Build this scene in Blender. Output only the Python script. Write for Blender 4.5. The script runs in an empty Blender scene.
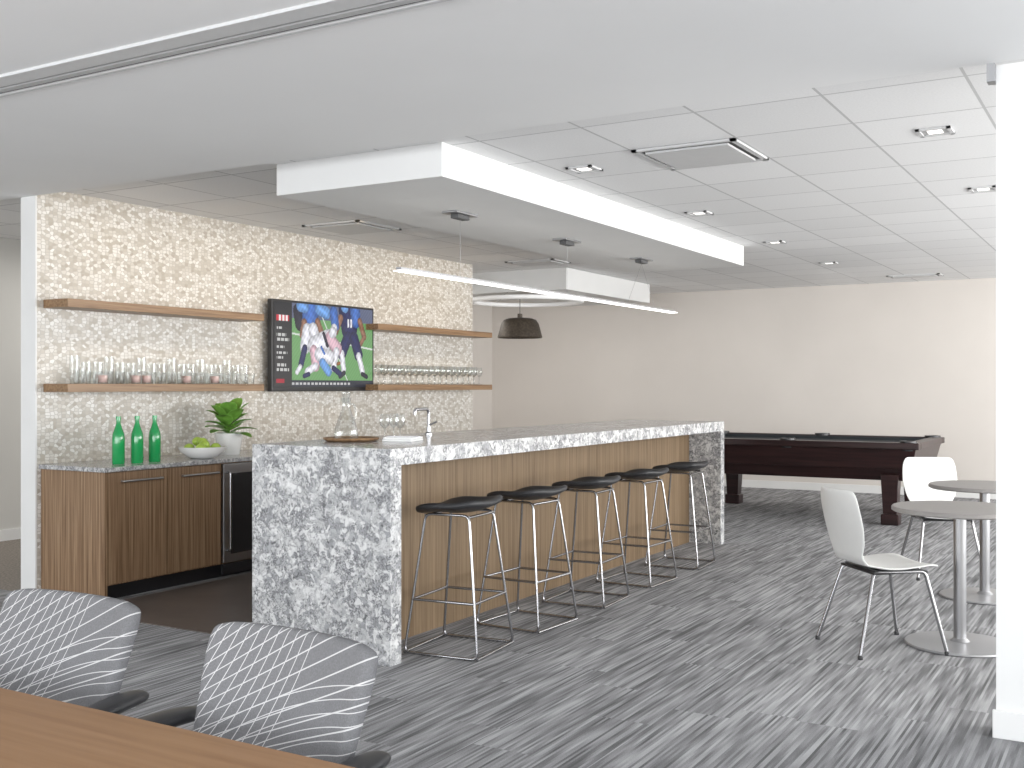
import bpy, bmesh, math, random
from mathutils import Vector, Matrix
random.seed(7)
S=bpy.context.scene
C=bpy.context.collection
try:
    S.view_settings.view_transform='Standard'
except Exception: pass

# ---------------- materials ----------------
def newmat(name):
    m=bpy.data.materials.new(name); m.use_nodes=True
    nt=m.node_tree; b=nt.nodes['Principled BSDF']
    return m,nt,b
def mat(name,col,rough=.5,metal=0,emit=None,es=0,noise=0,nscale=20,bump=0,coat=0):
    m,nt,b=newmat(name)
    b.inputs['Base Color'].default_value=(*col,1); b.inputs['Roughness'].default_value=rough
    b.inputs['Metallic'].default_value=metal
    if coat: b.inputs['Coat Weight'].default_value=coat; b.inputs['Coat Roughness'].default_value=.15
    if emit: b.inputs['Emission Color'].default_value=(*emit,1); b.inputs['Emission Strength'].default_value=es
    if noise or bump:
        tc=nt.nodes.new('ShaderNodeTexCoord'); n=nt.nodes.new('ShaderNodeTexNoise')
        n.inputs['Scale'].default_value=nscale; n.inputs['Detail'].default_value=4
        nt.links.new(tc.outputs['Object'],n.inputs['Vector'])
        if noise:
            r=nt.nodes.new('ShaderNodeValToRGB')
            r.color_ramp.elements[0].position=.3; r.color_ramp.elements[1].position=.7
            r.color_ramp.elements[0].color=(*[c*(1-noise) for c in col],1)
            r.color_ramp.elements[1].color=(*[min(1,c*(1+noise)) for c in col],1)
            nt.links.new(n.outputs['Fac'],r.inputs['Fac']); nt.links.new(r.outputs['Color'],b.inputs['Base Color'])
        if bump:
            bp=nt.nodes.new('ShaderNodeBump'); bp.inputs['Strength'].default_value=bump; bp.inputs['Distance'].default_value=.01
            nt.links.new(n.outputs['Fac'],bp.inputs['Height']); nt.links.new(bp.outputs['Normal'],b.inputs['Normal'])
    return m
def M(nt,op,a,b=None,c=None):
    n=nt.nodes.new('ShaderNodeMath'); n.operation=op
    for i,v in enumerate((a,b,c)):
        if v is None: continue
        if isinstance(v,(int,float)): n.inputs[i].default_value=v
        else: nt.links.new(v,n.inputs[i])
    return n.outputs[0]
def pos(nt):
    g=nt.nodes.new('ShaderNodeNewGeometry'); s=nt.nodes.new('ShaderNodeSeparateXYZ')
    nt.links.new(g.outputs['Position'],s.inputs[0]); return s.outputs
def comb(nt,x,y,z):
    n=nt.nodes.new('ShaderNodeCombineXYZ')
    for i,v in enumerate((x,y,z)):
        if isinstance(v,(int,float)): n.inputs[i].default_value=v
        else: nt.links.new(v,n.inputs[i])
    return n.outputs[0]
def ramp(nt,fac,stops,interp='LINEAR'):
    r=nt.nodes.new('ShaderNodeValToRGB'); r.color_ramp.interpolation=interp
    el=r.color_ramp.elements
    while len(el)<len(stops): el.new(.5)
    for e,(p,c) in zip(el,stops):
        e.position=p; e.color=(*c,1) if len(c)==3 else c
    nt.links.new(fac,r.inputs['Fac']); return r.outputs['Color']
def noise(nt,vec,scale,detail=3,rough=.5,dist=0):
    n=nt.nodes.new('ShaderNodeTexNoise'); n.inputs['Scale'].default_value=scale
    n.inputs['Detail'].default_value=detail; n.inputs['Roughness'].default_value=rough; n.inputs['Distortion'].default_value=dist
    nt.links.new(vec,n.inputs['Vector']); return n
def mix(nt,fac,a,b,mode='MIX'):
    n=nt.nodes.new('ShaderNodeMix'); n.data_type='RGBA'; n.blend_type=mode
    for sock,v in ((n.inputs[0],fac),(n.inputs[6],a),(n.inputs[7],b)):
        if isinstance(v,(int,float)): sock.default_value=v
        elif isinstance(v,tuple): sock.default_value=(*v,1)
        else: nt.links.new(v,sock)
    return n.outputs[2]
def g3(v): return (v,v,v)

def carpet():
    m,nt,b=newmat('carpet_striped'); p=pos(nt)
    row=M(nt,'FLOOR',M(nt,'DIVIDE',p[0],.25))
    wn=nt.nodes.new('ShaderNodeTexWhiteNoise'); wn.noise_dimensions='1D'; nt.links.new(row,wn.inputs['W'])
    yo=M(nt,'ADD',p[1],wn.outputs[0])
    col=M(nt,'FLOOR',yo)
    w2=nt.nodes.new('ShaderNodeTexWhiteNoise'); w2.noise_dimensions='2D'; nt.links.new(comb(nt,row,col,0),w2.inputs['Vector'])
    rnd=w2.outputs[0]
    # discrete yarn columns, each with its own lengthwise noise -> straight streaks
    cx=M(nt,'FLOOR',M(nt,'MULTIPLY',p[0],90))
    w3=nt.nodes.new('ShaderNodeTexWhiteNoise'); w3.noise_dimensions='1D'; nt.links.new(cx,w3.inputs['W'])
    v=comb(nt,M(nt,'MULTIPLY',cx,.80),M(nt,'ADD',M(nt,'MULTIPLY',p[1],2.1),M(nt,'MULTIPLY',rnd,37)),M(nt,'MULTIPLY',rnd,11))
    n1=noise(nt,v,1,1.8,.5)
    v2=comb(nt,M(nt,'MULTIPLY',p[0],13),M(nt,'ADD',M(nt,'MULTIPLY',p[1],1.3),M(nt,'MULTIPLY',rnd,21)),M(nt,'MULTIPLY',rnd,5))
    n2=noise(nt,v2,1,2)
    v3=comb(nt,M(nt,'MULTIPLY',p[0],260),M(nt,'MULTIPLY',p[1],130),0)
    n3=noise(nt,v3,1,1)
    f=M(nt,'ADD',M(nt,'MULTIPLY',n1.outputs['Fac'],.74),M(nt,'MULTIPLY',n2.outputs['Fac'],.24))
    f=M(nt,'ADD',f,M(nt,'MULTIPLY',M(nt,'SUBTRACT',n3.outputs['Fac'],.5),.16))
    f=M(nt,'ADD',f,M(nt,'MULTIPLY',M(nt,'SUBTRACT',rnd,.5),.03))
    f=M(nt,'ADD',f,M(nt,'MULTIPLY',M(nt,'SUBTRACT',w3.outputs[0],.5),.05))
    c=ramp(nt,f,[(.33,(.12,.12,.122)),(.44,(.21,.21,.216)),(.52,(.30,.30,.307)),(.66,(.46,.46,.47))])
    nt.links.new(c,b.inputs['Base Color']); b.inputs['Roughness'].default_value=.95
    b.inputs['Specular IOR Level'].default_value=.15
    return m
def ceiltile():
    m,nt,b=newmat('ceiling_tile'); p=pos(nt)
    def line(c,o):
        f=M(nt,'FRACT',M(nt,'DIVIDE',M(nt,'SUBTRACT',c,o),.61))
        return M(nt,'GREATER_THAN',M(nt,'ABSOLUTE',M(nt,'SUBTRACT',f,.5)),.489), M(nt,'FLOOR',M(nt,'DIVIDE',M(nt,'SUBTRACT',c,o),.61))
    lx,ix=line(p[0],-1.28-6.1*2); ly,iy=line(p[1],5.57-6.1)
    l=M(nt,'MAXIMUM',lx,ly)
    w2=nt.nodes.new('ShaderNodeTexWhiteNoise'); w2.noise_dimensions='2D'; nt.links.new(comb(nt,ix,iy,0),w2.inputs['Vector'])
    g=nt.nodes.new('ShaderNodeNewGeometry')
    n=noise(nt,g.outputs['Position'],90,3,.7)
    t=M(nt,'ADD',M(nt,'ADD',.76,M(nt,'MULTIPLY',w2.outputs[0],.07)),M(nt,'MULTIPLY',M(nt,'SUBTRACT',n.outputs['Fac'],.5),.18))
    c=mix(nt,l,comb(nt,t,t,t),(.52,.52,.52))
    nt.links.new(c,b.inputs['Base Color']); b.inputs['Roughness'].default_value=.9
    bp=nt.nodes.new('ShaderNodeBump'); bp.inputs['Strength'].default_value=.25; bp.inputs['Distance'].default_value=.01; bp.invert=True
    nt.links.new(l,bp.inputs['Height']); nt.links.new(bp.outputs['Normal'],b.inputs['Normal'])
    return m
def mosaic():
    m,nt,b=newmat('mosaic_tile'); p=pos(nt)
    v=comb(nt,M(nt,'MULTIPLY',p[1],31),M(nt,'MULTIPLY',p[2],43),0)
    vo=nt.nodes.new('ShaderNodeTexVoronoi'); vo.voronoi_dimensions='2D'; vo.inputs['Scale'].default_value=1; vo.inputs['Randomness'].default_value=.75
    nt.links.new(v,vo.inputs['Vector'])
    ve=nt.nodes.new('ShaderNodeTexVoronoi'); ve.voronoi_dimensions='2D'; ve.feature='DISTANCE_TO_EDGE'; ve.inputs['Scale'].default_value=1; ve.inputs['Randomness'].default_value=.75
    nt.links.new(v,ve.inputs['Vector'])
    s=nt.nodes.new('ShaderNodeSeparateColor'); nt.links.new(vo.outputs['Color'],s.inputs[0])
    c=ramp(nt,s.outputs[0],[(0,(.44,.395,.33)),(.3,(.55,.51,.45)),(.6,(.66,.63,.58)),(1,(.80,.785,.75))])
    gr=M(nt,'LESS_THAN',ve.outputs['Distance'],.07)
    c=mix(nt,gr,c,(.49,.46,.42))
    nt.links.new(c,b.inputs['Base Color'])
    nt.links.new(M(nt,'ADD',.35,M(nt,'MULTIPLY',gr,.5)),b.inputs['Roughness'])
    bp=nt.nodes.new('ShaderNodeBump'); bp.inputs['Strength'].default_value=.35; bp.inputs['Distance'].default_value=.003
    h=M(nt,'ADD',M(nt,'MINIMUM',ve.outputs['Distance'],.2),M(nt,'MULTIPLY',s.outputs[1],.3))
    nt.links.new(h,bp.inputs['Height']); nt.links.new(bp.outputs['Normal'],b.inputs['Normal'])
    return m
def stone(name,sc,light=1.0):
    m,nt,b=newmat(name)
    g=nt.nodes.new('ShaderNodeNewGeometry'); P=g.outputs['Position']
    n0=noise(nt,P,sc*.9,4,.6)
    add=nt.nodes.new('ShaderNodeVectorMath'); add.operation='MULTIPLY_ADD'
    nt.links.new(n0.outputs['Color'],add.inputs[0]); add.inputs[1].default_value=(.26*14/sc,)*3; nt.links.new(P,add.inputs[2])
    ve=nt.nodes.new('ShaderNodeTexVoronoi'); ve.feature='DISTANCE_TO_EDGE'; ve.inputs['Scale'].default_value=sc*1.5
    nt.links.new(add.outputs[0],ve.inputs['Vector'])
    vc=nt.nodes.new('ShaderNodeTexVoronoi'); vc.inputs['Scale'].default_value=sc*1.5
    nt.links.new(add.outputs[0],vc.inputs['Vector'])
    s=nt.nodes.new('ShaderNodeSeparateColor'); nt.links.new(vc.outputs['Color'],s.inputs[0])
    L=light
    base=ramp(nt,s.outputs[0],[(0,g3(.72*L)),(.35,g3(.58*L)),(.65,(.44*L,.445*L,.455*L)),(.85,(.34*L,.345*L,.355*L)),(1,g3(.64*L))])
    n1=noise(nt,P,sc*2.2,5,.7,1.2)
    spots=ramp(nt,n1.outputs['Fac'],[(.36,g3(.22)),(.46,g3(.8)),(.6,g3(1))])
    c=mix(nt,.85,base,spots,'MULTIPLY')
    edge=ramp(nt,ve.outputs['Distance'],[(0,g3(1)),(.07,g3(.3)),(.13,g3(0))])
    n2=noise(nt,P,sc*.5,3)
    em=M(nt,'MULTIPLY',edge,ramp(nt,n2.outputs['Fac'],[(.42,g3(0)),(.54,g3(1))]))
    c=mix(nt,em,c,(.12,.12,.13))
    n3=noise(nt,P,sc*1.1,4,.6,1.0)
    wm=ramp(nt,n3.outputs['Fac'],[(.55,g3(0)),(.62,g3(.75))])
    c=mix(nt,wm,c,(.78*L,.78*L,.77*L))
    nt.links.new(c,b.inputs['Base Color']); b.inputs['Roughness'].default_value=.16
    return m
def wood(name,cols,axis='z',fine=60,rough=.45,stretch=.03,sp=.5):
    m,nt,b=newmat(name)
    tc=nt.nodes.new('ShaderNodeTexCoord'); mp=nt.nodes.new('ShaderNodeMapping')
    sc=[fine]*3; sc['xyz'.index(axis)]=fine*stretch; mp.inputs['Scale'].default_value=sc
    nt.links.new(tc.outputs['Object'],mp.inputs['Vector'])
    n=noise(nt,mp.outputs[0],1,4,.6)
    c=ramp(nt,n.outputs['Fac'],[(.33,cols[0]),(.5,cols[1]),(.68,cols[2])])
    nt.links.new(c,b.inputs['Base Color']); b.inputs['Roughness'].default_value=rough
    b.inputs['Specular IOR Level'].default_value=sp
    return m
def glassmat(name,col,alpha,rough=.02):
    m=bpy.data.materials.new(name); m.use_nodes=True; nt=m.node_tree; nt.nodes.clear()
    o=nt.nodes.new('ShaderNodeOutputMaterial'); t=nt.nodes.new('ShaderNodeBsdfTransparent'); t.inputs[0].default_value=(*col,1)
    g=nt.nodes.new('ShaderNodeBsdfGlossy'); g.inputs['Roughness'].default_value=rough
    lw=nt.nodes.new('ShaderNodeLayerWeight'); lw.inputs[0].default_value=alpha
    mx=nt.nodes.new('ShaderNodeMixShader')
    nt.links.new(lw.outputs['Facing'],mx.inputs[0]); nt.links.new(t.outputs[0],mx.inputs[1]); nt.links.new(g.outputs[0],mx.inputs[2]); nt.links.new(mx.outputs[0],o.inputs[0])
    return m
def fabriclines():
    m,nt,b=newmat('chair_fabric')
    tc=nt.nodes.new('ShaderNodeTexCoord'); s=nt.nodes.new('ShaderNodeSeparateXYZ'); nt.links.new(tc.outputs['Object'],s.inputs[0])
    x,z=s.outputs[0],s.outputs[2]
    def fan(cx,cz,k,wd=.09):
        an=M(nt,'ARCTAN2',M(nt,'SUBTRACT',z,cz),M(nt,'SUBTRACT',x,cx))
        return M(nt,'LESS_THAN',M(nt,'FRACT',M(nt,'MULTIPLY',an,k)),wd)
    def arcs(cx,cz,k,wd=.08):
        d=M(nt,'SQRT',M(nt,'ADD',M(nt,'POWER',M(nt,'SUBTRACT',x,cx),2),M(nt,'POWER',M(nt,'SUBTRACT',z,cz),2)))
        return M(nt,'LESS_THAN',M(nt,'FRACT',M(nt,'MULTIPLY',d,k)),wd), d
    a,da=arcs(.35,-.15,42); c,dc=arcs(-.9,1.1,42)
    a=M(nt,'MULTIPLY',a,M(nt,'LESS_THAN',da,.98))
    c=M(nt,'MULTIPLY',c,M(nt,'LESS_THAN',dc,.98))
    f=M(nt,'MULTIPLY',fan(-.75,.42,28,.08),M(nt,'GREATER_THAN',M(nt,'ADD',z,M(nt,'MULTIPLY',x,-.5)),.62))
    l=M(nt,'MAXIMUM',M(nt,'MAXIMUM',a,c),f)
    n=noise(nt,tc.outputs['Object'],350,2)
    v=M(nt,'ADD',.15,M(nt,'MULTIPLY',M(nt,'SUBTRACT',n.outputs['Fac'],.5),.10))
    cc=mix(nt,l,comb(nt,v,v,M(nt,'MULTIPLY',v,1.04)),(.48,.48,.48))
    nt.links.new(cc,b.inputs['Base Color']); b.inputs['Roughness'].default_value=.9
    b.inputs['Specular IOR Level'].default_value=.15
    return m

m_carpet=carpet(); m_ceil=ceiltile(); m_mos=mosaic(); m_stone=stone('quartz_stone',15); m_gran=stone('granite_counter',32,.85)
m_white=mat('white_paint',(.76,.76,.75),.6,noise=.015,nscale=3)
m_gyp=mat('gypsum_ceiling',(.83,.83,.825),.8,noise=.01,nscale=2)
m_beige=mat('beige_paint',(.66,.62,.58),.8,noise=.02,nscale=1.5)
m_greyw=mat('grey_wall_paint',(.62,.61,.58),.8,noise=.02,nscale=1.5)
m_tan=mat('tan_carpet',(.25,.22,.19),.95,noise=.35,nscale=60)
m_dtile=mat('dark_floor_tile',(.12,.10,.09),.35,noise=.15,nscale=4)
m_wood=wood('zebra_wood',[(.14,.078,.038),(.25,.155,.088),(.35,.235,.14)],'z',70,.4,.02)
m_woodbar=wood('bar_wood',[(.130,.085,.047),(.19,.130,.076),(.235,.165,.101)],'z',70,.5,.02,.25)
m_shelf=wood('shelf_wood',[(.17,.095,.045),(.26,.155,.08),(.33,.21,.115)],'y',60,.4,.03)
m_table=wood('table_wood',[(.23,.12,.054),(.26,.142,.066),(.29,.163,.082)],'x',40,.4,.04,.3)
m_chrome=mat('chrome',(.40,.40,.41),.25,1)
m_steel=mat('brushed_steel',(.42,.42,.43),.35,1)
m_alu=mat('painted_aluminium',(.38,.38,.39),.4,.6)
m_black=mat('black_plastic',(.018,.018,.02),.35,noise=.1,nscale=30)
m_seat=mat('black_seat',(.022,.022,.024),.5,noise=.1,nscale=30)
m_dark=mat('dark_void',(.02,.02,.02),.8,noise=.1)
m_mahog=wood('mahogany',[(.014,.006,.006),(.024,.010,.010),(.034,.014,.013)],'x',30,.3,.06,.35)
m_cloth=mat('pool_cloth',(.035,.04,.045),.9,noise=.1,nscale=100)
m_plastic=mat('white_chair_shell',(.78,.78,.76),.35,noise=.01)
m_lam=mat('grey_laminate',(.27,.255,.245),.45,noise=.04,nscale=60)
m_glass=glassmat('clear_glass',(.94,.955,.955),.34)
m_greenin=mat('green_bottle_glass',(.02,.42,.12),.06,coat=.5); m_greenin.node_tree.nodes['Principled BSDF'].inputs['Transmission Weight'].default_value=.35
m_pink=mat('pink_drink',(.70,.50,.46),.4)
m_leaf=mat('leaf_green',(.17,.36,.06),.35,noise=.4,nscale=12)
m_apple=mat('green_apple',(.35,.50,.08),.3,noise=.2,nscale=12)
m_ceram=mat('white_ceramic',(.85,.85,.84),.2,noise=.01)
m_lamp=mat('lamp_diffuser',(1,1,1),.5,emit=(1,.98,.95),es=2.5)
m_ring=mat('ring_diffuser',(.85,.85,.85),.5,emit=(1,.98,.95),es=.15)
m_can=mat('downlight_lens',(1,1,1),.5,emit=(1,.95,.88),es=1.2)
m_pend=mat('pendant_bronze',(.085,.068,.052),.45,.4,noise=.3,nscale=40)
m_fab=fabriclines()
m_grey=mat('vent_grey',(.45,.45,.45),.5,noise=.05)
m_slot=mat('vent_shadow',(.10,.10,.10),.8,noise=.05)
m_trim=mat('track_grey',(.60,.60,.60),.5,noise=.02)

# ---------------- geometry helpers ----------------
def grp(name,loc=(0,0,0),rz=0):
    e=bpy.data.objects.new(name,None); C.objects.link(e); e.location=loc; e.rotation_euler=(0,0,rz); e.empty_display_size=.1
    return e
def obj(name,me,m,parent=None,smooth=False):
    o=bpy.data.objects.new(name,me); C.objects.link(o)
    if m: me.materials.append(m)
    if parent: o.parent=parent
    if smooth:
        for p in me.polygons: p.use_smooth=True
    return o
def box(name,x0,x1,y0,y1,z0,z1,m,parent=None,bev=0,seg=2):
    bm=bmesh.new(); bmesh.ops.create_cube(bm,size=1)
    for v in bm.verts:
        v.co=Vector(((x0+x1)/2+v.co.x*(x1-x0),(y0+y1)/2+v.co.y*(y1-y0),(z0+z1)/2+v.co.z*(z1-z0)))
    if bev: bmesh.ops.bevel(bm,geom=bm.edges[:],offset=bev,segments=seg,profile=.5,affect='EDGES')
    me=bpy.data.meshes.new(name); bm.to_mesh(me); bm.free()
    return obj(name,me,m,parent)
def boxes(name,lst,m,parent=None,bev=0):
    bm=bmesh.new()
    for (x0,x1,y0,y1,z0,z1) in lst:
        r=bmesh.ops.create_cube(bm,size=1)
        for v in r['verts']:
            v.co=Vector(((x0+x1)/2+v.co.x*(x1-x0),(y0+y1)/2+v.co.y*(y1-y0),(z0+z1)/2+v.co.z*(z1-z0)))
    if bev: bmesh.ops.bevel(bm,geom=bm.edges[:],offset=bev,segments=2,profile=.5,affect='EDGES')
    me=bpy.data.meshes.new(name); bm.to_mesh(me); bm.free()
    return obj(name,me,m,parent)
def lathe(name,prof,m,parent=None,at=(0,0,0),n=32,cap=True,into=None):
    bm=into or bmesh.new(); rings=[]
    for r,z in prof:
        if r<1e-5: rings.append([bm.verts.new((at[0],at[1],at[2]+z))])
        else: rings.append([bm.verts.new((at[0]+r*math.cos(2*math.pi*i/n),at[1]+r*math.sin(2*math.pi*i/n),at[2]+z)) for i in range(n)])
    for a,b in zip(rings,rings[1:]):
        if len(a)==1 and len(b)==1: continue
        for i in range(n):
            j=(i+1)%n
            if len(a)==1: bm.faces.new((a[0],b[j],b[i]))
            elif len(b)==1: bm.faces.new((a[i],a[j],b[0]))
            else: bm.faces.new((a[i],a[j],b[j],b[i]))
    if into: return
    bmesh.ops.recalc_face_normals(bm,faces=bm.faces)
    me=bpy.data.meshes.new(name); bm.to_mesh(me); bm.free()
    o=obj(name,me,m,parent,True)
    try: me.set_sharp_from_angle(angle=math.radians(40))
    except Exception: pass
    return o
def catmull(pts,k=8,closed=False):
    P=[Vector(p) for p in pts]; n=len(P); out=[]
    rng=range(n) if closed else range(n-1)
    for i in rng:
        p0=P[(i-1)%n] if (closed or i>0) else P[0]; p1=P[i]; p2=P[(i+1)%n]; p3=P[(i+2)%n] if (closed or i+2<n) else P[-1]
        for t in range(k):
            t/=k
            out.append(.5*((2*p1)+(-p0+p2)*t+(2*p0-5*p1+4*p2-p3)*t*t+(-p0+3*p1-3*p2+p3)*t**3))
    if not closed: out.append(P[-1])
    return out
def rounded(pts,r,closed=False,k=5):
    P=[Vector(p) for p in pts]; n=len(P); out=[]
    for i in range(n):
        if not closed and i in (0,n-1): out.append(P[i]); continue
        a,b,c=P[(i-1)%n],P[i],P[(i+1)%n]
        ra=min(r,(a-b).length*.45); rc=min(r,(c-b).length*.45)
        s=b+(a-b).normalized()*ra; e=b+(c-b).normalized()*rc
        for t in range(k+1):
            t/=k; out.append((1-t)**2*s+2*t*(1-t)*b+t*t*e)
    return out
def tubes(name,paths,r,m,parent=None,res=3):
    cu=bpy.data.curves.new(name,'CURVE'); cu.dimensions='3D'; cu.bevel_depth=r; cu.bevel_resolution=res; cu.use_fill_caps=True
    for p in paths:
        closed=False
        if isinstance(p,tuple): p,closed=p
        s=cu.splines.new('POLY'); s.points.add(len(p)-1)
        for q,v in zip(s.points,p): q.co=(*v,1)
        s.use_cyclic_u=closed
    t=bpy.data.objects.new('tmp',cu); C.objects.link(t)
    bpy.context.view_layer.update()
    me=bpy.data.meshes.new_from_object(t.evaluated_get(bpy.context.evaluated_depsgraph_get()))
    bpy.data.objects.remove(t); me.name=name
    return obj(name,me,m,parent,True)
def patch(name,f,nu,nv,m,parent=None,thick=0,sub=1,closed=False):
    bm=bmesh.new()
    g=[[bm.verts.new(f(i/nu,j/nv)) for j in range(nv+1)] for i in range(nu+1)]
    for i in range(nu):
        for j in range(nv): bm.faces.new((g[i][j],g[i+1][j],g[i+1][j+1],g[i][j+1]))
    bmesh.ops.recalc_face_normals(bm,faces=bm.faces)
    me=bpy.data.meshes.new(name); bm.to_mesh(me); bm.free()
    o=obj(name,me,m,parent,True)
    if thick:
        s=o.modifiers.new('s','SOLIDIFY'); s.thickness=thick; s.offset=0
    if sub:
        s=o.modifiers.new('ss','SUBSURF'); s.levels=sub; s.render_levels=sub
    return o
def lerp_prof(prof,t):
    n=len(prof)-1; x=t*n; i=min(int(x),n-1); f=x-i
    return [a*(1-f)+b*f for a,b in zip(prof[i],prof[i+1])]

# ---------------- room ----------------
ZC=2.70; ZF=2.64; YH=4.60
XL=-8.8; XR=3.5; YB=14.4; YF=-3.2
boxes('floor',[(XL,XR,YF,YH,-.1,0),(-6.50,XR,YH,YB,-.1,0)],m_carpet)
box('floor_hallway',XL,-6.50,YH,YB,-.1,0,m_tan)
box('floor_tile',-5.70,-4.10,4.36,9.95,0,.004,m_dtile)
box('ceiling',XL,XR,YH,YB,ZC,ZC+.1,m_ceil)
box('ceiling_front',XL,XR,YF,YH,ZF,ZC+.1,m_gyp)
box('wall_back',XL-.1,XR+.1,YB,YB+.1,0,ZC,m_beige)
box('baseboard_back',-6.5,XR,YB-.015,YB,0,.1,m_white)
box('wall_left',XL-.1,XL,YF,9.9,0,ZC,m_greyw)
box('wall_left_lounge',XL-.1,XL,9.9,YB,0,ZC,m_beige)
box('baseboard_left',XL,XL+.015,YF,YB,0,.1,m_white)
box('wall_tiled_rear',-6.505,-6.45,YH+.012,9.99,0,ZC,m_white)
box('wall_tiled',-6.45,-6.355,YH+.012,9.99,.0,ZC,m_mos)
box('wall_tiled_endcap',-6.505,-6.352,YH,YH+.012,0,ZC,m_white)
box('wall_pillar',-.515,XR,4.64,4.80,0,ZF,m_white)
box('baseboard_pillar',-.527,XR,4.625,4.64,0,.11,m_white,bev=.003)
box('trim_1',-.545,-.515,4.60,4.66,2.57,ZF,m_alu)
# right wall with windows
wl=[(XR,XR+.1,YF,YB,0,.5),(XR,XR+.1,YF,YB,2.5,ZC)]
for y in (YF,-.6,2.0,4.6,7.1,9.5,11.9,YB-.4): wl.append((XR,XR+.1,y,y+.4,.5,2.5))
boxes('wall_right',wl,m_white)
boxes('wall_front',[(XL,XR,YF-.1,YF,0,.4),(XL,XR,YF-.1,YF,2.5,ZC)]+[(x,x+.3,YF-.1,YF,.4,2.5) for x in (XL,-6,-3,0,XR-.3)],m_white)
# ceiling track (movable partition)
box('trim_2',XL,XR,2.74,2.83,ZF-.012,ZF,m_trim)
box('trim_3',XL,XR,2.83,2.85,ZF-.003,ZF,m_dark)
box('trim_4',XL,XR,2.85,2.885,ZF-.012,ZF,m_grey)
box('trim_5',XL,XR,2.885,2.91,ZF-.003,ZF,m_dark)
box('trim_6',XL,XR,2.91,2.93,ZF-.012,ZF,m_trim)
# soffits
g=grp('ceiling_soffit',(-3.89,7.4,0))
box('body',-.59,.595,-2.53,2.55,2.515,ZC,m_white,g)
g=grp('ceiling_soffit',(-6.2,11.9,0))
box('body',-.65,.6,-1.15,1.2,2.46,ZC,m_white,g)

# vents
def vent(x,y,w,h,slots=True):
    g=grp('ceiling_vent',(x,y,ZC))
    boxes('frame',[(-w/2,w/2,-h/2,-h/2+.03,-.012,0),(-w/2,w/2,h/2-.03,h/2,-.012,0),(-w/2,-w/2+.03,-h/2,h/2,-.012,0),(w/2-.03,w/2,-h/2,h/2,-.012,0)],m_trim,g)
    box('throat',-w/2+.03,w/2-.03,-h/2+.03,h/2-.03,-.003,-.001,m_slot,g)
    box('plate',-w/2+.06,w/2-.06,-h/2+.06,h/2-.06,-.02,-.008,m_trim,g)
vent(-2.195,5.875,.60,.60); vent(-5.7,7.1,.58,.58); vent(-5.6,10.1,.58,.4); vent(-2.4,13.6,.6,.3)
for x,y in ((-2.95,5.9),(-.95,5.95),(-2.95,7.85),(-.95,7.85),(-2.95,9.8),(-.95,9.8),(-2.95,11.75)):
    g=grp('recessed_downlight',(x,y,ZC)); w=.085
    boxes('trim_ring',[(-w,w,-w,-w+.02,-.01,0),(-w,w,w-.02,w,-.01,0),(-w,-w+.02,-w,w,-.01,0),(w-.02,w,-w,w,-.01,0)],m_trim,g)
    box('housing',-w+.02,w-.02,-w+.02,w-.02,-.004,-.001,m_grey,g)
    box('lens',-.035,.035,-.035,.035,-.008,-.004,m_can,g)

# ---------------- shelves ----------------
def shelf(y0,y1,z):
    g=grp('wall_shelf',(-6.353,(y0+y1)/2,z)); h=(y1-y0)/2
    box('board',0,.25,-h,h,-.055,0,m_shelf,g,bev=.002)
shelf(4.66,6.49,1.955); shelf(4.66,6.49,1.395); shelf(7.98,9.99,1.955); shelf(7.98,9.99,1.395)

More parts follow.
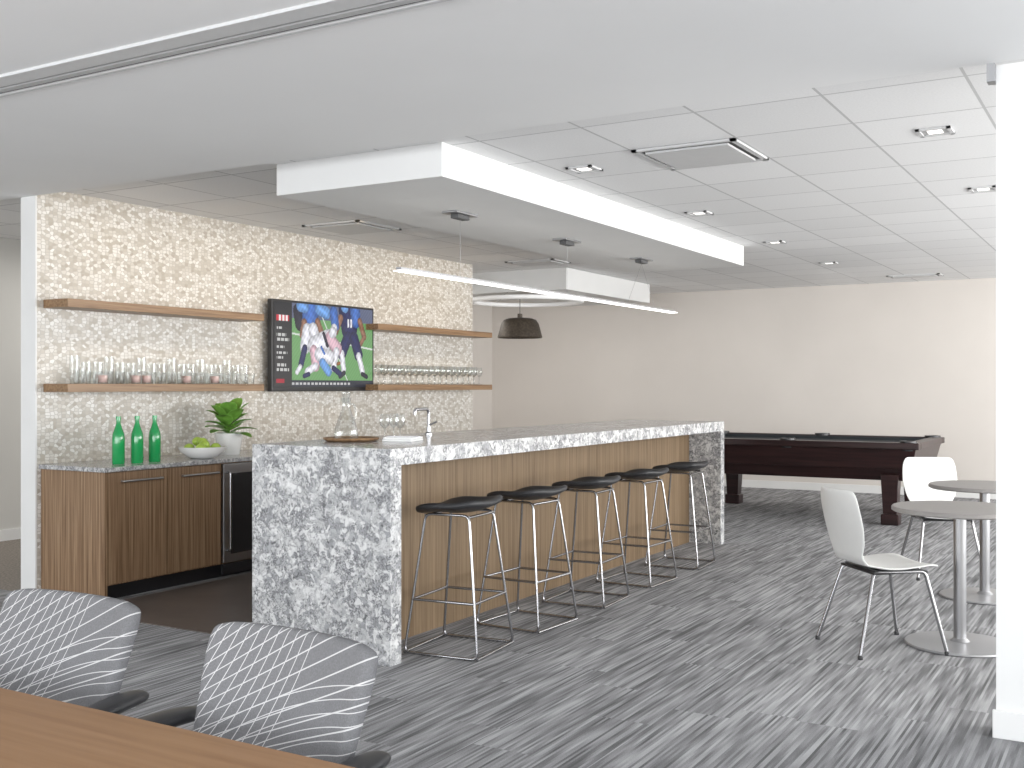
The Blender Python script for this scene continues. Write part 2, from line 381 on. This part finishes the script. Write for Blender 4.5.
# ---------------- TV ----------------
tv=grp('television',(-6.25,7.42,1.72))
W,H=1.37,.77
box('housing',-.05,.0,-W/2,W/2,-H/2,H/2,m_black,tv,bev=.006)
boxes('wall_mount',[(-.100,-.05,-.2,.2,-.15,.15)],m_dark,tv)
NX,NY=256,144
def seg(px,py,ax,ay,bx,by):
    dx,dy=bx-ax,by-ay; L=dx*dx+dy*dy; t=max(0,min(1,((px-ax)*dx+(py-ay)*dy)/L)) if L else 0
    return math.hypot(px-ax-t*dx,py-ay-t*dy)
BL=(.06,.16,.50); WH=(.80,.80,.86); NV=(.015,.02,.10); SK=(.28,.14,.09); PK=(.72,.48,.56); HB=(.16,.36,.75); BK=(.02,.02,.04)
caps=[(3.6,8.2,3.9,6.8,.8,BK),(5.6,8.9,5.4,7.2,1.25,BL),(4.6,8.6,3.9,8.7,.6,HB),(6.9,8.6,8.0,8.2,.7,HB),
 (4.5,7.0,4.2,5.6,.42,SK),(6.6,7.2,7.3,5.9,.40,SK),(5.0,6.2,4.6,4.3,.75,WH),(5.9,6.3,6.4,4.8,.75,WH),(4.6,4.2,4.0,2.4,.42,NV),(3.9,2.2,3.4,1.6,.28,WH),
 (11.4,8.8,11.9,6.6,1.35,NV),(12.9,8.8,13.0,7.6,.85,BL),(11.2,8.9,11.0,9,.5,HB),(10.4,7.8,9.6,6.2,.42,SK),(13.7,7.6,14.5,5.8,.40,SK),(14.5,5.8,13.9,5.0,.3,SK),
 (11.6,5.6,10.6,3.8,.75,NV),(12.7,5.6,13.5,3.7,.75,NV),(10.6,3.8,10.9,2.0,.42,WH),(13.5,3.6,14.2,1.8,.42,WH),(11.0,1.6,10.3,1.2,.28,BK),(14.2,1.5,14.9,1.2,.28,BK),
 (11.7,7.6,11.7,6.9,.16,WH),(12.2,7.6,12.2,6.9,.16,WH),
 (9.2,8.4,9.5,6.9,.65,BL),(9.3,6.6,9.1,5.4,.5,WH),
 (6.2,4.5,8.4,5.3,1.15,WH),(8.6,5.4,9.8,4.3,.8,PK),(6.0,4.0,6.3,2.3,.62,PK),(6.3,2.3,5.0,1.7,.42,WH),(9.7,4.0,9.2,2.2,.5,WH),(9.2,2.1,10.3,1.5,.34,NV),(7.6,5.9,8.2,4.6,.22,BK),(6.9,3.6,8.6,3.3,.8,WH),(7.4,2.7,8.4,1.7,.52,HB),(9.0,6.0,9.1,6.2,.55,WH),(5.2,1.4,4.5,1.2,.26,NV),(7.2,4.4,7.7,3.7,.16,BL),
 (10.2,2.7,9.9,2.6,.2,(.3,.12,.04))]
def scr(px,py):
    import math as mm
    if px<2.6:
        c=(.012,.013,.018)
        if 7.0<py<7.6 and .3<px<2.2: c=(.55,.01,.03) if (.5>px or px>2.0 or int(px*6)%3==0) else (.8,.75,.75)
        for k,y in enumerate((6.1,5.4,4.9,4.1,3.5,3.0,2.2,1.7)):
            if y<py<y+.28 and .35<px<1.3+((k*7)%5)*.22 and int(px*7+k)%4!=0: c=(.5,.5,.5)
        if 0.45<py<.85 and .3<px<1.5: c=(.35,.0,.02)
        return c
    if py<.75:
        if int(px*5)%3!=0 and .28<py<.5 and px<12: return (.5,.5,.52)
        return (.02,.025,.04)
    c=(.14,.32,.12) if py<7.4 else (.10,.12,.20)
    c=tuple(v*(1+.18*mm.sin(px*9.1+py*17.3)*mm.sin(px*23+py*5)) for v in c)
    if abs(py-6.0+.1*px)<.10 or abs(px-10+.6*py-2)<.08: c=(.6,.65,.6)
    for ax,ay,bx,by,r,col in caps:
        d=seg(px,py,ax,ay,bx,by)
        if d<r:
            s=.50+.65*(1-d/r); w=mm.sin(px*5+py*7)*.10+mm.sin(px*13-py*9)*.10
            c=tuple(max(0,v*(s+w)) for v in col)
    return c
bm=bmesh.new(); sw,sh=W-.05,H-.055
vs=[[bm.verts.new((.003,-sw/2+sw*i/NX,-sh/2+.008+sh*j/NY)) for j in range(NY+1)] for i in range(NX+1)]
cl=bm.loops.layers.float_color.new('Col')
for i in range(NX):
    for j in range(NY):
        f=bm.faces.new((vs[i][j],vs[i+1][j],vs[i+1][j+1],vs[i][j+1])); c=scr((i+.5)*16/NX,(j+.5)*9/NY)
        for l in f.loops: l[cl]=(*c,1)
me=bpy.data.meshes.new('screen'); bm.to_mesh(me); bm.free()
ms,nt,b=newmat('tv_screen'); at=nt.nodes.new('ShaderNodeAttribute'); at.attribute_name='Col'
b.inputs['Base Color'].default_value=(.01,.01,.01,1); b.inputs['Roughness'].default_value=.2
nt.links.new(at.outputs['Color'],b.inputs['Emission Color']); b.inputs['Emission Strength'].default_value=1.05
obj('screen',me,ms,tv)

# ---------------- base cabinet ----------------
cb=grp('base_cabinet',(-6.035,4.64,0))
box('side_panel',-.315,.315,0,.02,0,.83,m_wood,cb)
box('carcass',-.315,.295,.021,5.3,.10,.83,m_wood,cb)
box('toe_kick',-.315,.24,.02,5.3,0,.10,m_black,cb)
for k,(a,c) in enumerate([(.022,.51),(.515,1.0),(1.66,2.2),(2.205,2.75),(2.755,3.3),(3.305,3.85),(3.855,4.5),(4.505,5.3)]):
    box('door_panel_%d'%(k+1),.297,.315,a,c,.11,.825,m_wood,cb,bev=.0015)
    q=c-.06 if k%2==0 else c-.04
    tubes('handle_%d'%(k+1),[rounded([(.315,q-.32,.765),(.345,q-.32,.765),(.345,q,.765),(.315,q,.765)],.008)],.0075,m_steel,cb)
box('countertop',-.315,.340,-.02,5.33,.83,.86,m_gran,cb,bev=.003)
fr=grp('wine_cooler',(-5.738,5.975,0))
box('door_frame',.0,.028,-.315,.315,.11,.82,m_steel,fr,bev=.003)
box('door_glass',.029,.032,-.245,.26,.17,.75,m_black,fr)
box('grille',.0,.02,-.315,.315,.03,.10,m_black,fr)
tubes('handle',[rounded([(.028,-.285,.20),(.065,-.285,.20),(.065,-.285,.76),(.028,-.285,.76)],.015)],.009,m_chrome,fr)

# ---------------- bar ----------------
BX0,BX1,BY0,BY1,BZ=-4.125,-3.21,4.295,9.16,1.07
bar=grp('bar_counter',((BX0+BX1)/2,(BY0+BY1)/2,0)); hx=(BX1-BX0)/2; hy=(BY1-BY0)/2
box('countertop',-hx,hx,-hy,hy,BZ-.085,BZ,m_stone,bar,bev=.002)
box('waterfall_near',-hx,hx,-hy,-hy+.09,0,BZ-.085,m_stone,bar)
box('waterfall_far',-hx,hx,hy-.09,hy,0,BZ-.085,m_stone,bar)
n=5; L=2*hy-.18
box('bar_body',-hx+.05,hx-.31,-hy+.09,hy-.09,0,BZ-.085,m_wood,bar)
for k in range(n):
    a=-hy+.09+L*k/n; box('front_panel_%d'%(k+1),hx-.309,hx-.29,a+.001,a+L/n-.001,.0,BZ-.086,m_woodbar,bar)

# ---------------- stools ----------------
def stool(x,y,rz):
    g=grp('bar_stool',(x,y,0),rz)
    def f(u,v):
        a=(u-.5)*2; c=(v-.5)*2
        k=(abs(a)**5+abs(c)**5)**.2; mx=max(abs(a),abs(c),1e-6); s=mx/max(k,1e-6) if k>0 else 1
        a2,c2=a*s,c*s
        X=.195*a2*(1-.08*c2*c2); Y=.215*c2
        Z=.752+.022*c2*c2+.032*max(0,a2)**3-.030*max(0,-a2)**2.5-.02*math.exp(-(a2*a2+c2*c2)*2)
        return (X,Y,Z)
    patch('seat',f,12,12,m_seat,g,.034,1)
    tx,ty,bx,by=.125,.14,.21,.215
    def P(sx,sy,z):
        t=(.725-z)/.715; return Vector((sx*(tx+(bx-tx)*t),sy*(ty+(by-ty)*t),z))
    paths=[]
    for sy in (-1,1):
        paths.append((rounded([P(-1,sy,.01),P(-1,sy,.718),P(1,sy,.718),P(1,sy,.01)],.035,True),True))
    paths.append(rounded([P(1,-1,.01),P(1,1,.01)],.02)); paths.append([P(-1,-1,.01),P(-1,1,.01)])
    zf=.28
    paths+= [[P(-1,-1,zf),P(-1,1,zf)],[P(1,-1,zf),P(1,1,zf)]]
    paths+= [[P(-1,-1,zf),P(1,-1,zf)],[P(-1,1,zf),P(1,1,zf)]]
    paths+= [[P(-1,-1,.71),P(-1,1,.71)],[P(1,-1,.71),P(1,1,.71)]]
    tubes('frame',paths,.0072,m_chrome,g)
for i,(y,r) in enumerate([(4.78,.10),(5.50,-.05),(6.27,.06),(7.07,-.04),(7.90,.05)]): stool(-3.12,y,r)

# ---------------- pool table ----------------
pt=grp('pool_table',(-3.21,11.80,0)); a,bq=1.30,.78
def frus(name,x0,x1,y0,y1,z0,z1,ins,m,parent,bev=.004):
    bm=bmesh.new(); bmesh.ops.create_cube(bm,size=1)
    for v in bm.verts:
        i=ins if v.co.z<0 else 0
        v.co=Vector(((x0+x1)/2+(1 if v.co.x>0 else -1)*((x1-x0)/2-i),(y0+y1)/2+(1 if v.co.y>0 else -1)*((y1-y0)/2-i),z1 if v.co.z>0 else z0))
    if bev: bmesh.ops.bevel(bm,geom=bm.edges[:],offset=bev,segments=2,profile=.5,affect='EDGES')
    me=bpy.data.meshes.new(name); bm.to_mesh(me); bm.free(); return obj(name,me,m,parent)
frus('apron',-a+.03,a-.03,-bq+.03,bq-.03,.56,.77,.05,m_mahog,pt)
frus('lower_skirt',-a+.13,a-.13,-bq+.13,bq-.13,.44,.56,.05,m_mahog,pt)
r=.13
boxes('rails',[(-a,a,-bq,-bq+r,.76,.825),(-a,a,bq-r,bq,.76,.825),(-a,-a+r,-bq+r,bq-r,.76,.825),(a-r,a,-bq+r,bq-r,.76,.825)],m_mahog,pt,.008)
boxes('cushions',[(-a+r,a-r,-bq+r,-bq+r+.05,.775,.815),(-a+r,a-r,bq-r-.05,bq-r,.775,.815),(-a+r,-a+r+.05,-bq+r,bq-r,.775,.815),(a-r-.05,a-r,-bq+r,bq-r,.775,.815)],m_cloth,pt)
box('cloth_bed',-a+r,a-r,-bq+r,bq-r,.765,.78,m_cloth,pt)
for i,(sx,sy) in enumerate([(-1,-1),(0,-1),(1,-1),(-1,1),(0,1),(1,1)]):
    lathe('pocket_%d'%(i+1),[(.0,.745),(.075,.745),(.085,.82),(.082,.842),(.055,.842),(.05,.79),(0,.785)],m_black,pt,(sx*(a-.11),sy*(bq-.09),0),20)
for i,(sx,sy) in enumerate([(-1,-1),(1,-1),(-1,1),(1,1)]):
    cx,cy=sx*(a-.30),sy*(bq-.22)
    frus('leg_%d'%(i+1),cx-.085,cx+.085,cy-.085,cy+.085,.10,.50,.02,m_mahog,pt)
    box('foot_%d'%(i+1),cx-.085,cx+.085,cy-.085,cy+.085,.0,.11,m_mahog,pt,bev=.012)

# ---------------- cafe tables ----------------
def cafe(x,y):
    g=grp('round_cafe_table',(x,y,0))
    lathe('top',[(0,.708),(.335,.708),(.345,.714),(.345,.728),(.34,.735),(0,.735)],m_lam,g,n=64)
    lathe('column',[(.0,.02),(.032,.02),(.032,.69),(.10,.70),(.10,.708),(0,.708)],m_steel,g,n=32)
    lathe('base',[(0,0),(.275,0),(.28,.006),(.275,.014),(.05,.024),(.034,.04),(0,.04)],m_alu,g,n=64)
cafe(-.864,6.19); cafe(-.92,7.68)

# ---------------- white chairs ----------------
def wchair(x,y,rz):
    g=grp('cafe_chair',(x,y,0),rz)
    prof=[(-.285,.845,.185),(-.265,.76,.20),(-.235,.66,.205),(-.212,.57,.185),(-.198,.50,.150),(-.165,.455,.165),(-.09,.435,.205),(0,.432,.215),(.10,.442,.215),(.18,.448,.205),(.225,.436,.185)]
    def f(u,v):
        X,Z,w=lerp_prof(prof,u); c=(v-.5)*2
        if u<.05: w*=.93
        dx=.035*c*c*max(0,1-u*2.0)
        dz=.012*c*c if u>.5 else 0
        return (X+dx,w*c,Z+dz)
    patch('shell',f,20,8,m_plastic,g,.012,2)
    paths=[]
    for sy in (-1,1):
        paths.append(rounded([(.235,sy*.235,.012),(.15,sy*.17,.422),(-.13,sy*.155,.422),(-.245,sy*.225,.012)],.03))
    paths.append([(.12,-.17,.420),(.12,.17,.420)]); paths.append([(-.10,-.155,.420),(-.10,.155,.420)])
    tubes('legs',[[Vector(p) for p in q] for q in paths],.010,m_chrome,g)
    box('underseat_frame',-.14,.17,-.17,.17,.412,.424,m_black,g,bev=.004)
    for i,(px,py) in enumerate(((.235,.235),(.235,-.235),(-.245,.225),(-.245,-.225))):
        lathe('glide_%d'%(i+1),[(0,0),(.013,0),(.014,.014),(.010,.022),(0,.022)],m_black,g,(px,py,0),12)
wchair(-1.22,5.94,math.radians(42)); wchair(-1.31,8.42,math.radians(-62))

# ---------------- conference table + chairs ----------------
ct=grp('conference_table',(-2.2,.86,0))
box('top',-1.6,1.6,-.58,.58,.712,.74,m_table,ct,bev=.003)
for i,sx in enumerate((-1,1)):
    boxes('leg_frame_%d'%(i+1),[(sx*1.3-.04,sx*1.3+.04,-.45,.45,0,.04),(sx*1.3-.04,sx*1.3+.04,-.04,.04,.04,.67),(sx*1.3-.04,sx*1.3+.04,-.45,.45,.67,.712)],m_alu,ct,.004)
def confchair(x,y,rz):
    g=grp('conference_chair',(x,y,0),rz)
    def bk(u,v):
        a=(u-.5)*2; t=v
        c=(t-.5)*2
        k=(abs(a)**11+abs(c)**11)**(1/11); mx=max(abs(a),abs(c)); s=mx/k if k>0 else 1
        a2=a*s; t2=(c*s+1)/2
        w=.190+.042*t2
        return (w*a2, .185+.11*t2**1.2-.035*a2*a2, .50+.385*t2)
    patch('backrest',bk,16,16,m_fab,g,.04,1)
    def st(u,v):
        a=(u-.5)*2; c=(v-.5)*2
        k=(abs(a)**5+abs(c)**5)**.2; mx=max(abs(a),abs(c)); s=mx/k if k>0 else 1
        a*=s; c*=s
        return (.24*a,-.03+.22*c,.455-.02*(c<0)*c*c+.012*a*a)
    patch('seat',st,12,12,m_fab,g,.055,1)
    for i,sx in enumerate((-1,1)):
        tubes('arm_support_%d'%(i+1),[rounded([(sx*.20,.05,.42),(sx*.275,.05,.42),(sx*.275,.10,.665)],.05)],.014,m_black,g)
        def ar(u,v,sx=sx):
            t=(u-.5)*2; c=(v-.5)*2; w=.036*(1-abs(t)**4*.5)
            return (sx*(.272-.02*t)+w*c,.085+.165*t,.682+.012*t+.006*(1-c*c)-.012*abs(t)**3)
        patch('arm_pad_%d'%(i+1),ar,10,4,m_black,g,.024,1)
    tubes('back_spine',[rounded([(0,.02,.40),(0,.24,.42),(0,.27,.62)],.08)],.02,m_black,g)
    lathe('column',[(0,.08),(.03,.08),(.03,.25),(.02,.25),(.02,.43),(.09,.43),(0,.435)],m_chrome,g,n=20)
    P=[]
    for k in range(5):
        an=k*2*math.pi/5+.3; P.append([Vector((0,0,.10)),Vector((.30*math.cos(an),.30*math.sin(an),.065))])
    tubes('star_base',P,.018,m_alu,g)
    for k in range(5):
        an=k*2*math.pi/5+.3
        o=lathe('caster_%d'%(k+1),[(0,-.02),(.026,-.02),(.028,-.01),(.028,.01),(.026,.02),(0,.02)],m_black,g,n=20)
        o.rotation_euler=(math.pi/2,0,an); o.location=(.30*math.cos(an),.30*math.sin(an),.028)
confchair(-1.50,1.40,math.radians(-3)); confchair(-2.19,1.43,math.radians(2))

# ---------------- lights fixtures ----------------
lp=grp('linear_pendant_light',(-3.9,7.5,2.08))
box('diffuser',-.040,.040,-2.2,2.2,-.006,.0,m_lamp,lp,bev=.002)
box('housing',-.018,.018,-2.2,2.2,.001,.018,m_alu,lp)
for i,yy in enumerate((-1.52,0,1.44)):
    box('canopy_%d'%(i+1),-.06,.06,yy-.13,yy+.13,.422,.435,m_steel,lp,bev=.003)
    box('canopy_body_%d'%(i+1),-.03,.03,yy-.07,yy+.07,.395,.422,m_slot,lp,bev=.003)
    tubes('cable_%d'%(i+1),[[Vector((0,yy*1+.0,.022)),Vector((0,yy,.39))]] if i!=2 else [[Vector((0,yy-.3,.022)),Vector((0,yy,.39))],[Vector((0,yy+.3,.022)),Vector((0,yy,.39))]],.0010,m_steel,lp)
pd=grp('dome_pendant_lamp',(-6.49,11.26,1.955))
lathe('shade',[(.265,0),(.27,.01),(.225,.17),(.195,.215),(.14,.235),(.03,.245),(.03,.29),(0,.29),(0,.235),(.13,.225),(.185,.205),(.215,.165),(.26,.01),(.265,0)],m_pend,pd,n=40)
tubes('cord',[[Vector((0,0,.28)),Vector((0,0,.505))]],.004,m_black,pd)
lathe('bulb',[(0,.06),(.035,.08),(.045,.11),(.03,.16),(.02,.22),(0,.22)],m_can,pd,n=16)
rg=grp('ring_ceiling_light',(-6.40,11.25,2.37))
lathe('ring',[(.62,0),(.68,0),(.69,.01),(.69,.035),(.68,.045),(.62,.045),(.61,.035),(.61,.01),(.62,0)],m_ring,rg,n=72)
tubes('suspension',[[Vector((.645*math.cos(t),.645*math.sin(t),.04)),Vector((.5*math.cos(t),.5*math.sin(t),.09))] for t in (.6,2.7,4.8)],.003,m_steel,rg)

# ---------------- tabletop items ----------------
for i,(x,y) in enumerate([(-5.93,4.92),(-5.90,5.05),(-5.90,5.20)]):
    g=grp('green_bottle',(x,y,.86))
    lathe('glass',[(0,0),(.038,0),(.041,.006),(.041,.17),(.038,.20),(.022,.245),(.0145,.27),(.0135,.305),(0,.305)],m_greenin,g,n=28)
    lathe('cap',[(.0135,.295),(.0165,.295),(.0165,.318),(0,.318)],m_greenin,g,n=20)
bw=grp('fruit_bowl',(-5.86,5.60,.86))
lathe('bowl',[(0,0),(.07,0),(.10,.012),(.155,.05),(.17,.085),(.166,.085),(.15,.052),(.10,.02),(0,.012)],m_ceram,bw,n=48)
def ball(name,r,m,parent,at):
    o=lathe(name,[(0,r*.75)]+[(r*math.sin(t)*(1),r*math.cos(t)*.88) for t in [math.pi*k/12 for k in range(1,12)]]+[(0,-r*.8)],m,parent,at,20); return o
for i,(x,y,z) in enumerate([(-.07,-.06,.075),(.06,-.075,.075),(.08,.05,.078),(-.05,.075,.075),(0,0,.115),(.04,-.02,.10),(-.05,-.0,.12)]):
    ball('apple_%d'%(i+1),.038,m_apple,bw,(x,y,z))
pl=grp('potted_plant',(-6.02,6.02,.86))
lathe('pot',[(0,0),(.075,0),(.08,.005),(.105,.16),(.10,.165),(.092,.16),(.09,.13),(0,.13)],m_ceram,pl,n=40)
def leaf(i,az,el,L,w,z0,r0):
    def f(u,v):
        t=u; c=(v-.5)*2
        ww=w*math.sin(math.pi*min(1,(t**.85)*.95+.03))**.6
        d=r0+L*t*math.cos(el)+0; z=z0+L*t*math.sin(el)-.09*L/.2*t*t*.6
        x=d*math.cos(az)-c*ww*math.sin(az); y=d*math.sin(az)+c*ww*math.cos(az)
        return (x,y,z+abs(c)*ww*.25)
    patch('leaf_%d'%i,f,8,4,m_leaf,pl,.0015,1)
for i in range(20):
    lv=i/20; leaf(i+1,i*2.399,.2+1.0*lv,.19+.05*random.random(),.058+.016*random.random(),.15+.14*lv,.015+.015*random.random())
tubes('stems',[[Vector((0,0,.12)),Vector((.01,0,.32))]],.006,m_leaf,pl)

tr=grp('serving_tray',(-3.86,4.80,BZ))
lathe('tray',[(0,0),(.135,0),(.155,.012),(.158,.022),(.150,.022),(.132,.008),(0,.008)],m_shelf,tr,n=48)
cf=grp('glass_carafe',(-3.88,4.78,BZ+.009))
lathe('glass',[(0,0),(.062,0),(.068,.01),(.064,.06),(.045,.12),(.024,.17),(.020,.20),(.030,.235)],m_glass,cf,n=36)
lathe('stopper',[(0,.205),(.014,.205),(.016,.235),(.024,.25),(.024,.265),(0,.275)],m_glass,cf,n=20)
tubes('handle',[catmull([(.0,.03,.20),(.0,.075,.19),(0,.085,.13),(.0,.055,.09)],6)],.005,m_glass,cf)
def wineprof(s=1): return [(r*s,z*s) for r,z in [(0,0),(.033,0),(.034,.003),(.006,.010),(.004,.02),(.004,.08),(.010,.088),(.030,.105),(.038,.13),(.036,.165),(.030,.19)]]
for x,y in ((-3.80,5.03),(-3.72,5.07),(-3.84,5.17)):
    g=grp('wine_glass',(x,y,BZ)); lathe('glass',wineprof(.78),m_glass,g,n=28)
np_=grp('folded_napkin',(-3.62,4.96,BZ),.25)
boxes('cloth',[(-.09,.09,-.09,.09,0,.012),(-.085,.088,-.085,.086,.012,.024)],m_ceram,np_,.004)
fk=grp('table_knife',(-3.61,4.96,BZ+.024),.4); box('blade',-.1,.1,-.006,.006,0,.004,m_chrome,fk,bev=.001)
fc=grp('bar_faucet',(-3.93,5.66,BZ))
tubes('spout',[rounded([(0,0,0),(0,0,.165),(0,-.15,.165),(0,-.15,.13)],.03)],.010,m_chrome,fc)
lathe('base',[(0,0),(.024,0),(.024,.012),(.014,.02),(.014,.05),(0,.05)],m_chrome,fc,n=24)
tubes('lever',[[Vector((.0,0,.06)),Vector((.06,.0,.085))]],.006,m_chrome,fc)

# glassware on shelves
def massglass(name,items,z,m):
    g=grp(name,(-6.22,sum(i[1] for i in items)/len(items),z)); bm=bmesh.new()
    for x,y,prof in items: lathe('',prof,None,at=(x,y-g.location.y,0),n=20,into=bm)
    bmesh.ops.recalc_face_normals(bm,faces=bm.faces)
    me=bpy.data.meshes.new('glasses'); bm.to_mesh(me); bm.free(); obj('glasses',me,m,g,True); return g
def tumb(r,h): return [(0,0),(r*.85,0),(r*.87,.004),(r,h)]
it=[]; pk=[]
y=4.80; k=0
while y<6.40:
    it.append((.05,y,tumb(.038,.085 if k%5 else .10))); 
    it.append((-.05,y+.04,tumb(.034,.15 if k%3 else .19)))
    if k in (2,5,6,10,13): pk.append((.05,y))
    y+=.094; k+=1
gg=massglass('shelf_tumblers',it,1.395,m_glass)
bm=bmesh.new()
for x,y in pk: lathe('',[(0,.009),(.030,.009),(.034,.06),(0,.06)],None,at=(x,y-gg.location.y,0),n=18,into=bm)
me=bpy.data.meshes.new('drink'); bm.to_mesh(me); bm.free(); obj('drink',me,m_pink,gg,True)
it=[]; y=8.15
while y<9.9:
    it.append((.05,y,wineprof(.95))); it.append((-.05,y+.05,wineprof(1))); y+=.105
massglass('shelf_wine_glasses',it,1.395,m_glass)

# ---------------- lights ----------------
def area(name,loc,rot,sx,sy,power,col=(1,1,1)):
    l=bpy.data.lights.new(name,'AREA'); l.shape='RECTANGLE'; l.size=sx; l.size_y=sy; l.energy=power; l.color=col
    o=bpy.data.objects.new(name,l); C.objects.link(o); o.location=loc; o.rotation_euler=rot; return o
R=math.radians
area('daylight_right',(XR-.1,9.5,1.5),(0,R(98),0),2.0,9,560,(1,.99,.97))
area('daylight_right_front',(XR-.1,1,1.5),(0,R(108),0),2.0,7,190,(.985,.99,1))
area('front_fill',(-2.6,YF+.1,1.5),(R(114),0,0),11,2.0,390,(.985,.99,1))  # added fill behind the camera, tilted up to brighten the ceiling
area('hall_light',(-7.8,9,2.6),(0,0,0),1,6,60,(1,.97,.93))
def wash(name,loc,d,e,col,sz=120):
    l=bpy.data.lights.new(name,'SPOT'); l.energy=e; l.spot_size=R(sz); l.spot_blend=1; l.color=col; l.shadow_soft_size=.15
    o=bpy.data.objects.new(name,l); C.objects.link(o); o.location=loc
    o.rotation_euler=Vector(d).to_track_quat('-Z','Y').to_euler()
for yy in (5.0,5.9,6.8,7.7,8.6,9.5): wash('wall_washer',(-5.35,yy,2.66),(-.8,0,-.6),13,(1,.76,.46))
for xx in (-7.2,-5.2,-3.2,-1.2): wash('lounge_fill_spot',(xx,12.6,2.62 if xx>-5 else 2.40),(0,.8,-.8),20,(1,.97,.93),140)  # unseen fill spots, added to brighten the back wall
w=bpy.data.worlds.new('World'); S.world=w; w.use_nodes=True
w.node_tree.nodes['Background'].inputs[0].default_value=(.85,.92,1,1); w.node_tree.nodes['Background'].inputs[1].default_value=2.0

# ---------------- camera ----------------
cd=bpy.data.cameras.new('camera'); cam=bpy.data.objects.new('camera',cd); C.objects.link(cam)
cd.sensor_width=36; cd.lens=1085/1024*36; cd.shift_y=2/1024; cd.clip_start=.02
cam.location=(0,0,1.38); cam.rotation_euler=(R(90),0,math.atan(636/1085))
S.camera=cam
